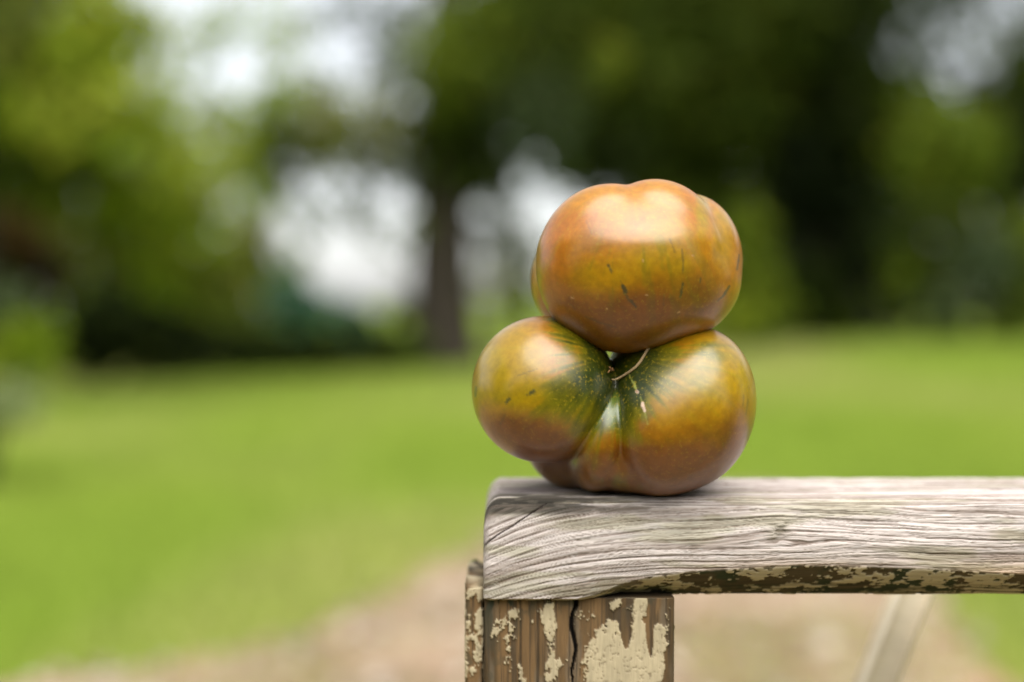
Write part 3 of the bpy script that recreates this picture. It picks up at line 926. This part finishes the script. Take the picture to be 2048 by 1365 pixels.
# rear post and rails outside or at the edge of the view, and the pale brace that shows below the armrest
v, f, c = board(0.515, 0.585, -0.008, 0.046, pz, -0.02, 0.01, 0.0012, plain_wood, 141)
build('post', v, f, M_POST, bench, col=c, smooth=True)
def slab(a, b, w, t, col):
    """A straight batten from a to b, w wide (in the picture plane) and t thick, edges eased."""
    a, b = np.array(a, float), np.array(b, float)
    d = (b - a) / np.linalg.norm(b - a)
    n = np.array([0, 1.0, 0])
    s = np.cross(d, n)
    s /= np.linalg.norm(s)
    prof = []
    e = 0.0025
    for sx, sy in ((-1, -1), (1, -1), (1, 1), (-1, 1)):
        prof += [(sx * (w / 2 - (e if sx * sy > 0 else 0)), sy * (t / 2 - (0 if sx * sy > 0 else e))),
                 (sx * (w / 2 - (0 if sx * sy > 0 else e)), sy * (t / 2 - (e if sx * sy > 0 else 0)))]
    k = 60
    V = np.array([a + (b - a) * i / (k - 1) + s * p + n * q for i in range(k) for p, q in prof])
    m = len(prof)
    F = [(i * m + j, (i + 1) * m + j, (i + 1) * m + (j + 1) % m, i * m + (j + 1) % m) for i in range(k - 1) for j in range(m)]
    F += [tuple(range(m)), tuple((k - 1) * m + j for j in reversed(range(m)))]
    c = np.array(col) * (0.8 + 0.4 * fbm(V * np.array([120, 120, 30]), 161, 3))[:, None]
    return V, F, c
a, b = P(1825, 1182, 0.11), P(1712, 1465, 0.11)
v, f, c = slab(a + (a - b) * 0.1, b + (b - a) * 0.9, 0.0165, 0.012, (0.76, 0.68, 0.54))
build('brace', v, f, M_ARM, bench, col=c)

# ------------------------------------------------------------------ tomatoes
def surface_net(fn, lo, hi, h):
    """Mesh of the zero level of fn (negative inside) on a grid of spacing h: naive surface nets, then pulled onto the surface."""
    ax = [np.arange(lo[i], hi[i] + h, h) for i in range(3)]
    shp = tuple(len(a) for a in ax)
    val = np.empty(shp, np.float32)
    for i, x in enumerate(ax[0]):
        Y, Z = np.meshgrid(ax[1], ax[2], indexing='ij')
        q = np.stack([np.full(Y.size, x), Y.ravel(), Z.ravel()], 1)
        val[i] = fn(q).reshape(Y.shape)
    ins = val < 0
    cell = np.zeros(tuple(s - 1 for s in shp), np.int8)
    for a in (0, 1):
        for b in (0, 1):
            for c in (0, 1):
                cell += ins[a:shp[0] - 1 + a, b:shp[1] - 1 + b, c:shp[2] - 1 + c]
    act = (cell > 0) & (cell < 8)
    idx = np.full(act.shape, -1, np.int64)
    ijk = np.argwhere(act)
    idx[act] = np.arange(len(ijk))
    v = np.array(lo) + (ijk + 0.5) * h
    faces = []
    for axis in range(3):
        sl0 = [slice(None)] * 3; sl1 = [slice(None)] * 3
        sl0[axis] = slice(0, -1); sl1[axis] = slice(1, None)
        a, b = ins[tuple(sl0)], ins[tuple(sl1)]
        e = np.argwhere(a != b)
        o1, o2 = [(1, 2), (2, 0), (0, 1)][axis]
        ok = (e[:, o1] > 0) & (e[:, o2] > 0) & (e[:, o1] < shp[o1] - 1) & (e[:, o2] < shp[o2] - 1)
        e = e[ok]
        flip = a[tuple(e.T)]
        d1 = np.zeros(3, int); d1[o1] = 1
        d2 = np.zeros(3, int); d2[o2] = 1
        q = [e - d1 - d2, e - d2, e, e - d1]
        q = np.stack([idx[tuple(k.T)] for k in q], 1)
        q[~flip] = q[~flip][:, ::-1]
        faces.append(q)
    F = np.concatenate(faces)
    for _ in range(4):
        d = fn(v)
        g = grad(fn, v)
        v = v - g * (d / (np.sum(g * g, 1) + 1e-9))[:, None]
    # even out the net, then pull it back on
    for _ in range(3):
        acc = np.zeros_like(v); cnt = np.zeros(len(v))
        for k in range(4):
            np.add.at(acc, F[:, k], v[F[:, (k + 1) % 4]]); np.add.at(cnt, F[:, k], 1)
        v = 0.5 * v + 0.5 * acc / cnt[:, None]
        d = fn(v); g = grad(fn, v)
        v = v - g * np.clip(d / (np.sum(g * g, 1) + 1e-9), -h, h)[:, None]
    return v, F

def grad(fn, v, e=2e-4):
    g = np.empty_like(v)
    for i in range(3):
        o = np.zeros(3); o[i] = e
        g[:, i] = (fn(v + o) - fn(v - o)) / (2 * e)
    return g

def lobe(px, py, y, rx, rz, ry, tilt=0.0, yaw=0.0):
    """An ellipsoid lobe by its centre in the photograph and its radii in photo pixels."""
    c = P(px, py, y)
    s = SC * (y - CAM[1]) / 0.5
    return c, np.array([rx, ry, rz]) * s, R(tilt), R(yaw)

def ell(q, L):
    c, r, t, yw = L
    d = q - c
    if t:
        ct, st = math.cos(t), math.sin(t)
        d = np.stack([d[:, 0] * ct + d[:, 2] * st, d[:, 1], -d[:, 0] * st + d[:, 2] * ct], 1)
    if yw:
        ct, st = math.cos(yw), math.sin(yw)
        d = np.stack([d[:, 0] * ct + d[:, 1] * st, -d[:, 0] * st + d[:, 1] * ct, d[:, 2]], 1)
    k0 = np.sqrt(np.sum((d / r) ** 2, 1)) + 1e-9
    k1 = np.sqrt(np.sum((d / (r * r)) ** 2, 1)) + 1e-9
    return k0 * (k0 - 1) / k1

def smin(a, b, k):
    h = np.clip(0.5 + 0.5 * (b - a) / k, 0, 1)
    return b * (1 - h) + a * h - k * h * (1 - h)

LOW_Y = 0.002
TOP_Y = 0.000

lower_lobes = {
    'left': lobe(1088, 779, LOW_Y - 0.002, 145, 147, 156, -8),
    'right': lobe(1375, 816, LOW_Y - 0.001, 134, 166, 160, -13),
    'mid': lobe(1203, 872, LOW_Y + 0.001, 63, 114, 124, -12),
    'core': lobe(1235, 880, LOW_Y + 0.006, 130, 112, 92),
    'hub': lobe(1224, 796, LOW_Y + 0.008, 60, 62, 60),
    'rshoulder': lobe(1314, 744, LOW_Y + 0.006, 98, 90, 120),
    'rlow': lobe(1302, 856, LOW_Y - 0.001, 88, 130, 150),
    'foot': lobe(1262, 916, LOW_Y + 0.001, 100, 71, 100),
    'back1': lobe(1163, 876, LOW_Y + 0.022, 116, 106, 112),
    'back2': lobe(1345, 850, LOW_Y + 0.030, 120, 132, 110),
}
def lower_fn(q):
    L = lower_lobes
    lft, rgt, mid = ell(q, L['left']), ell(q, L['right']), ell(q, L['mid'])
    base = smin(ell(q, L['core']), ell(q, L['back1']), 0.006)
    base = smin(base, ell(q, L['back2']), 0.005)
    base = smin(base, ell(q, L['hub']), 0.004)
    rgt = smin(smin(rgt, ell(q, L['rlow']), 0.010), ell(q, L['rshoulder']), 0.008)
    lr = smin(lft, rgt, 0.0012)
    d = smin(smin(lr, mid, 0.0013), ell(q, L['foot']), 0.0030)
    d = smin(d, base, 0.0018)
    # rests on the wood: the underside flattens a little
    return np.maximum(d, (ARM_TOP + 0.0003) - q[:, 2])

upper_lobes = {
    'a': lobe(1222, 531, TOP_Y - 0.006, 150, 163, 126, 0),
    'b': lobe(1312, 514, TOP_Y - 0.004, 138, 155, 128, 6),
    'right': lobe(1386, 514, TOP_Y + 0.005, 97, 126, 120, 8),
    'backleft': lobe(1160, 560, TOP_Y + 0.028, 98, 110, 100),
    'back': lobe(1290, 520, TOP_Y + 0.030, 150, 150, 110),
    'low': lobe(1368, 578, TOP_Y - 0.001, 72, 74, 80),
}
def upper_fn(q):
    L = upper_lobes
    zc = P(CX, 430, 0)[2]
    k = 0.0015 + 0.020 * sstep(zc + 0.008, zc - 0.012, q[:, 2])
    d = smin(ell(q, L['a']), ell(q, L['b']), k)
    kr = 0.0016 + 0.012 * sstep(P(CX, 470, 0)[2], P(CX, 610, 0)[2], q[:, 2])
    d = smin(d, ell(q, L['right']), kr)
    d = smin(d, ell(q, L['low']), 0.010)
    d = smin(d, ell(q, L['back']), 0.004)
    d = smin(d, ell(q, L['backleft']), 0.0016)
    return d

def skin(v, apex, green_r, seed, olive, brown, ground):
    """Albedo of the skin: brown-orange ground, olive and yellow clouds, undersides browned with painted shade, dark green shoulders that streak out from the scar."""
    px, py = to_px(v)
    d = v - apex
    dist = np.linalg.norm(d, axis=1) / SC
    ang = np.arctan2(d[:, 2] + 0.3 * d[:, 1], d[:, 0])
    cl = fbm(v * 55, seed, 4)
    cl2 = fbm(v * 120 + 5, seed + 3, 4)
    streak = fbm(np.stack([ang * 16, dist / 130, cl * 2], 1), seed + 5, 4, 0.6)
    c = mix(np.tile(ground[0], (len(v), 1)), np.array(ground[1]), sstep(0.35, 0.65, cl))
    c = mix(c, np.array((0.31, 0.215, 0.0008)), np.clip(olive(px, py) + 0.28 * sstep(0.52, 0.75, streak), 0, 1))
    c = mix(c, np.array((0.150, 0.045, 0.003)), np.clip(brown(px, py) * (0.6 + 0.8 * cl2), 0, 0.9))  # ripe brown low down, darkened to paint in the shade of the undersides
    edge = green_r * (0.74 + 0.28 * (streak - 0.5) + 0.8 * (cl - 0.5))
    gr = 1 - sstep(edge * 0.45, edge * 1.18, dist)
    mid = np.array((0.135, 0.130, 0.0025))
    dark = np.array((0.026, 0.040, 0.002))
    c = mix(c, mid, sstep(0.0, 0.5, gr) * 0.9)
    c = mix(c, dark, sstep(0.35, 0.95, gr + 0.14 * (streak - 0.5) + 0.4 * (cl2 - 0.5)))
    return c * np.array((0.90, 0.85, 0.5)), gr, px, py, ang, dist, streak

def strokes(c, px, py, front, items, colr):
    for pts, w, a in items:
        pts = np.array(pts, float)
        for p0, p1 in zip(pts[:-1], pts[1:]):
            dd = p1 - p0
            t = np.clip(((px - p0[0]) * dd[0] + (py - p0[1]) * dd[1]) / (dd @ dd + 1e-9), 0, 1)
            dl = np.hypot(px - p0[0] - t * dd[0], py - p0[1] - t * dd[1])
            jag = w * (0.5 + 1.0 * fbm(np.stack([px / 5, py / 7, 0 * px], 1), 171, 2))
            m = np.where(front, (1 - sstep(jag * 0.5, jag * 1.15, dl)) * a, 0)
            c = mix(c, np.array(colr), m)
    return c

def bump2(px, py, items):
    return np.clip(blobs(px, py, items), 0, 1)

# lower tomato
lo = P(920, 1010, LOW_Y); hi = P(1540, 610, LOW_Y)
v, F = surface_net(lower_fn, (lo[0], LOW_Y - 0.042, ARM_TOP - 0.002), (hi[0], LOW_Y + 0.066, hi[2]), 0.00055)
apex_low = P(1228, 725, LOW_Y - 0.004)
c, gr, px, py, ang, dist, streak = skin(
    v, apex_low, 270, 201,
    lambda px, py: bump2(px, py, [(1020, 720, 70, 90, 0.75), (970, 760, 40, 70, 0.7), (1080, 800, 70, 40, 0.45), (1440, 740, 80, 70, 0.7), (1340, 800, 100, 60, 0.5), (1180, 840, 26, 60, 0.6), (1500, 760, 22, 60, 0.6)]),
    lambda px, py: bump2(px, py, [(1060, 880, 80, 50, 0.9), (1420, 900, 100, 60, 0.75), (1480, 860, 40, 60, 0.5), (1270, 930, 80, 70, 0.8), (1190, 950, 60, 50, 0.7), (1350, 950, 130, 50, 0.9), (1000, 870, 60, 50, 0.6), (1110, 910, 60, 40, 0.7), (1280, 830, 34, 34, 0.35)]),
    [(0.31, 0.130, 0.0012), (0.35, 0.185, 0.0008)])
front = v[:, 1] < LOW_Y + 0.005
# green running down the narrow middle lobe and along the creases
sl = lower_lobes
dm, dlf, drt = ell(v, sl['mid']), ell(v, sl['left']), ell(v, sl['right'])
onmid = np.where(front & (dm < np.minimum(dlf, drt)) & (dm < 0.0012), 1.0, 0.0)
gm = onmid * (1 - sstep(120, 175, dist + 90 * (streak - 0.5))) * sstep(60, 95, dist)
c = mix(c, np.array((0.085, 0.125, 0.002)), 0.85 * gm)
c = strokes(c, px, py, front, [([(1268, 765), (1272, 778)], 2.2, 0.8), ([(1256, 745), (1264, 762), (1270, 778)], 1.6, 0.6), ([(1281, 795), (1287, 815), (1296, 850)], 2.0, 0.35)], (0.32, 0.33, 0.07))
c = strokes(c, px, py, front, [([(1285, 807), (1286, 812), (1289, 821)], 4.2, 1.0), ([(1273, 783), (1275, 785)], 4.0, 0.8)], (0.55, 0.40, 0.30))
c = strokes(c, px, py, front, [([(1273, 783), (1274, 784)], 1.6, 0.8)], (0.40, 0.17, 0.08))
c = strokes(c, px, py, front, [([(1012, 806), (1018, 799)], 4, 0.85), ([(1060, 788), (1067, 783)], 4, 0.85), ([(1053, 791), (1055, 790)], 2.5, 0.7), ([(952, 775), (951, 792)], 3, 0.8),
                               ([(1035, 752), (1075, 738)], 1.8, 0.35), ([(1010, 830), (1000, 850)], 2, 0.3), ([(1496, 800), (1492, 830)], 2, 0.4), ([(1488, 790), (1486, 812)], 1.6, 0.35)], (0.035, 0.04, 0.015))
low = empty('tomato', (float(P(1230, 985, 0)[0]), LOW_Y, ARM_TOP))
tag(low, 'wide lobed green-shouldered tomato resting on the wooden armrest', 'tomato', 'stacked ribbed tomatoes')
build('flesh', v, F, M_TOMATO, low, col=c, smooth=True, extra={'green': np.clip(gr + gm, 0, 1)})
# corky scar in the hollow between the lobes
def tube_obj(name, pts, radii, colr, parent, sides=8):
    v, f = tube(pts, radii, sides)
    c = np.array(colr) * (0.75 + 0.5 * fbm(v * 900, 181, 3))[:, None]
    return build(name, v, f, M_STALK, parent, col=c, smooth=True)

# upper tomato
lo = P(1040, 720, TOP_Y); hi = P(1510, 340, TOP_Y)
v, F = surface_net(upper_fn, (lo[0], TOP_Y - 0.040, lo[2]), (hi[0], TOP_Y + 0.062, hi[2]), 0.00052)
apex_up = P(1245, 372, TOP_Y + 0.016)
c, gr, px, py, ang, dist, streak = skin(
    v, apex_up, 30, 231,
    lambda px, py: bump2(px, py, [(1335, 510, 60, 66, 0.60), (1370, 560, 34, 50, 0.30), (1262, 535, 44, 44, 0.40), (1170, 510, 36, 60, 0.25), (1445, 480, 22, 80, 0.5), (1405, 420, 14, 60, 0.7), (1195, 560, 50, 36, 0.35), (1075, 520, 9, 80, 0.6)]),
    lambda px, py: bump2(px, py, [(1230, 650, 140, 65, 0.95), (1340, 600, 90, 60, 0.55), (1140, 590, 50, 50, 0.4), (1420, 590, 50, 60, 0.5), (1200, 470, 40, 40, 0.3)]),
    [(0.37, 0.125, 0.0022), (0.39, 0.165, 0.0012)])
front = v[:, 1] < TOP_Y + 0.012
olive_streak = sstep(0.56, 0.68, streak) * bump2(px, py, [(1310, 560, 120, 90, 0.5), (1200, 560, 60, 60, 0.4)])
c = mix(c, np.array((0.085, 0.075, 0.003)), 0.6 * olive_streak)
dk = (0.045, 0.035, 0.015)
c = strokes(c, px, py, front, [([(1217, 531), (1223, 543)], 3.2, 0.85), ([(1240, 560), (1244, 568)], 1.6, 0.4), ([(1246, 573), (1251, 585)], 5.0, 0.95), ([(1253, 590), (1258, 602)], 3.5, 0.6), ([(1262, 602), (1272, 614)], 3.2, 0.85),
                               ([(1366, 568), (1363, 585), (1361, 594)], 3.0, 0.85), ([(1364, 500), (1366, 520), (1366, 545)], 2.4, 0.45), ([(1401, 557), (1400, 566)], 2.2, 0.7),
                               ([(1459, 573), (1450, 587), (1443, 596)], 2.6, 0.8), ([(1440, 597), (1434, 604)], 2.2, 0.6), ([(1478, 510), (1477, 522), (1474, 540)], 2.2, 0.7),
                               ([(1170, 633), (1200, 646), (1232, 655)], 2.4, 0.45), ([(1140, 608), (1150, 618)], 2.0, 0.4), ([(1329, 590), (1326, 610)], 2.2, 0.4),
                               ([(1172, 442), (1184, 468)], 2.4, 0.25), ([(1340, 480), (1350, 505)], 2.4, 0.35)], dk)
c = strokes(c, px, py, front, [([(1142, 595), (1146, 597)], 1.6, 0.8), ([(1356, 626), (1360, 624)], 1.4, 0.8), ([(1290, 592), (1295, 590)], 1.3, 0.7), ([(1213, 618), (1214, 618)], 1.6, 0.8), ([(1384, 512), (1387, 511)], 1.5, 0.6), ([(1286, 521), (1287, 523)], 1.6, 0.6)], (0.45, 0.27, 0.12))
upp = empty('tomato', (float(P(1290, 690, 0)[0]), TOP_Y, float(P(1290, 692, 0)[2])))
tag(upp, 'brown-orange smooth tomato with dark flecks balanced on top of the other tomato', 'tomato', 'stacked ribbed tomatoes')
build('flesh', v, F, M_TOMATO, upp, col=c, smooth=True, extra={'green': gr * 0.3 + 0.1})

# ------------------------------------------------------------------ the dry thread and the scar
def on_lower(px, py, out=0.0006):
    """Point of the lower tomato's near skin under a pixel."""
    o = P(px, py, -0.06)
    d = o - CAM
    d /= np.linalg.norm(d)
    t = 0.0
    for _ in range(400):
        q = o + d * t
        s = lower_fn(q[None])[0]
        if s < out: break
        t += max(s * 0.5, 0.00006)
        if t > 0.2: break
    return o + d * t
pts = [on_lower(px, py, 0.0005) for px, py in [(1224, 759), (1228, 760), (1236, 757), (1248, 751), (1262, 742), (1272, 734), (1281, 723), (1288, 711), (1295, 699), (1304, 688), (1313, 678), (1320, 668)]]
pts = np.array(pts)
pts[:, 1] = np.convolve(np.r_[pts[0, 1], pts[:, 1], pts[-1, 1]], [0.25, 0.5, 0.25], 'valid') - 0.0003
t = tube_obj('dry_stalk', pts, [0.0002, 0.0003, 0.0004, 0.00045, 0.0005, 0.0005, 0.0005, 0.0005, 0.00055, 0.0006, 0.0006, 0.0005], (0.36, 0.25, 0.13), None)
tag(t, 'thin pale dried stalk lying curved across the lower tomato', 'stalk')
p0 = on_lower(1222, 741)
for k, (dx, dy) in enumerate([(-4, -7), (5, -4), (-6, 5), (7, 2)]):
    p1 = on_lower(1222 + dx, 741 + dy, 0.0010)
    tube_obj('scar', [p0, p0 * 0.5 + p1 * 0.5 + np.array([0, -0.0004, 0.0003]), p1], [0.0004, 0.00035, 0.00015], (0.26, 0.13, 0.05), low, 6)
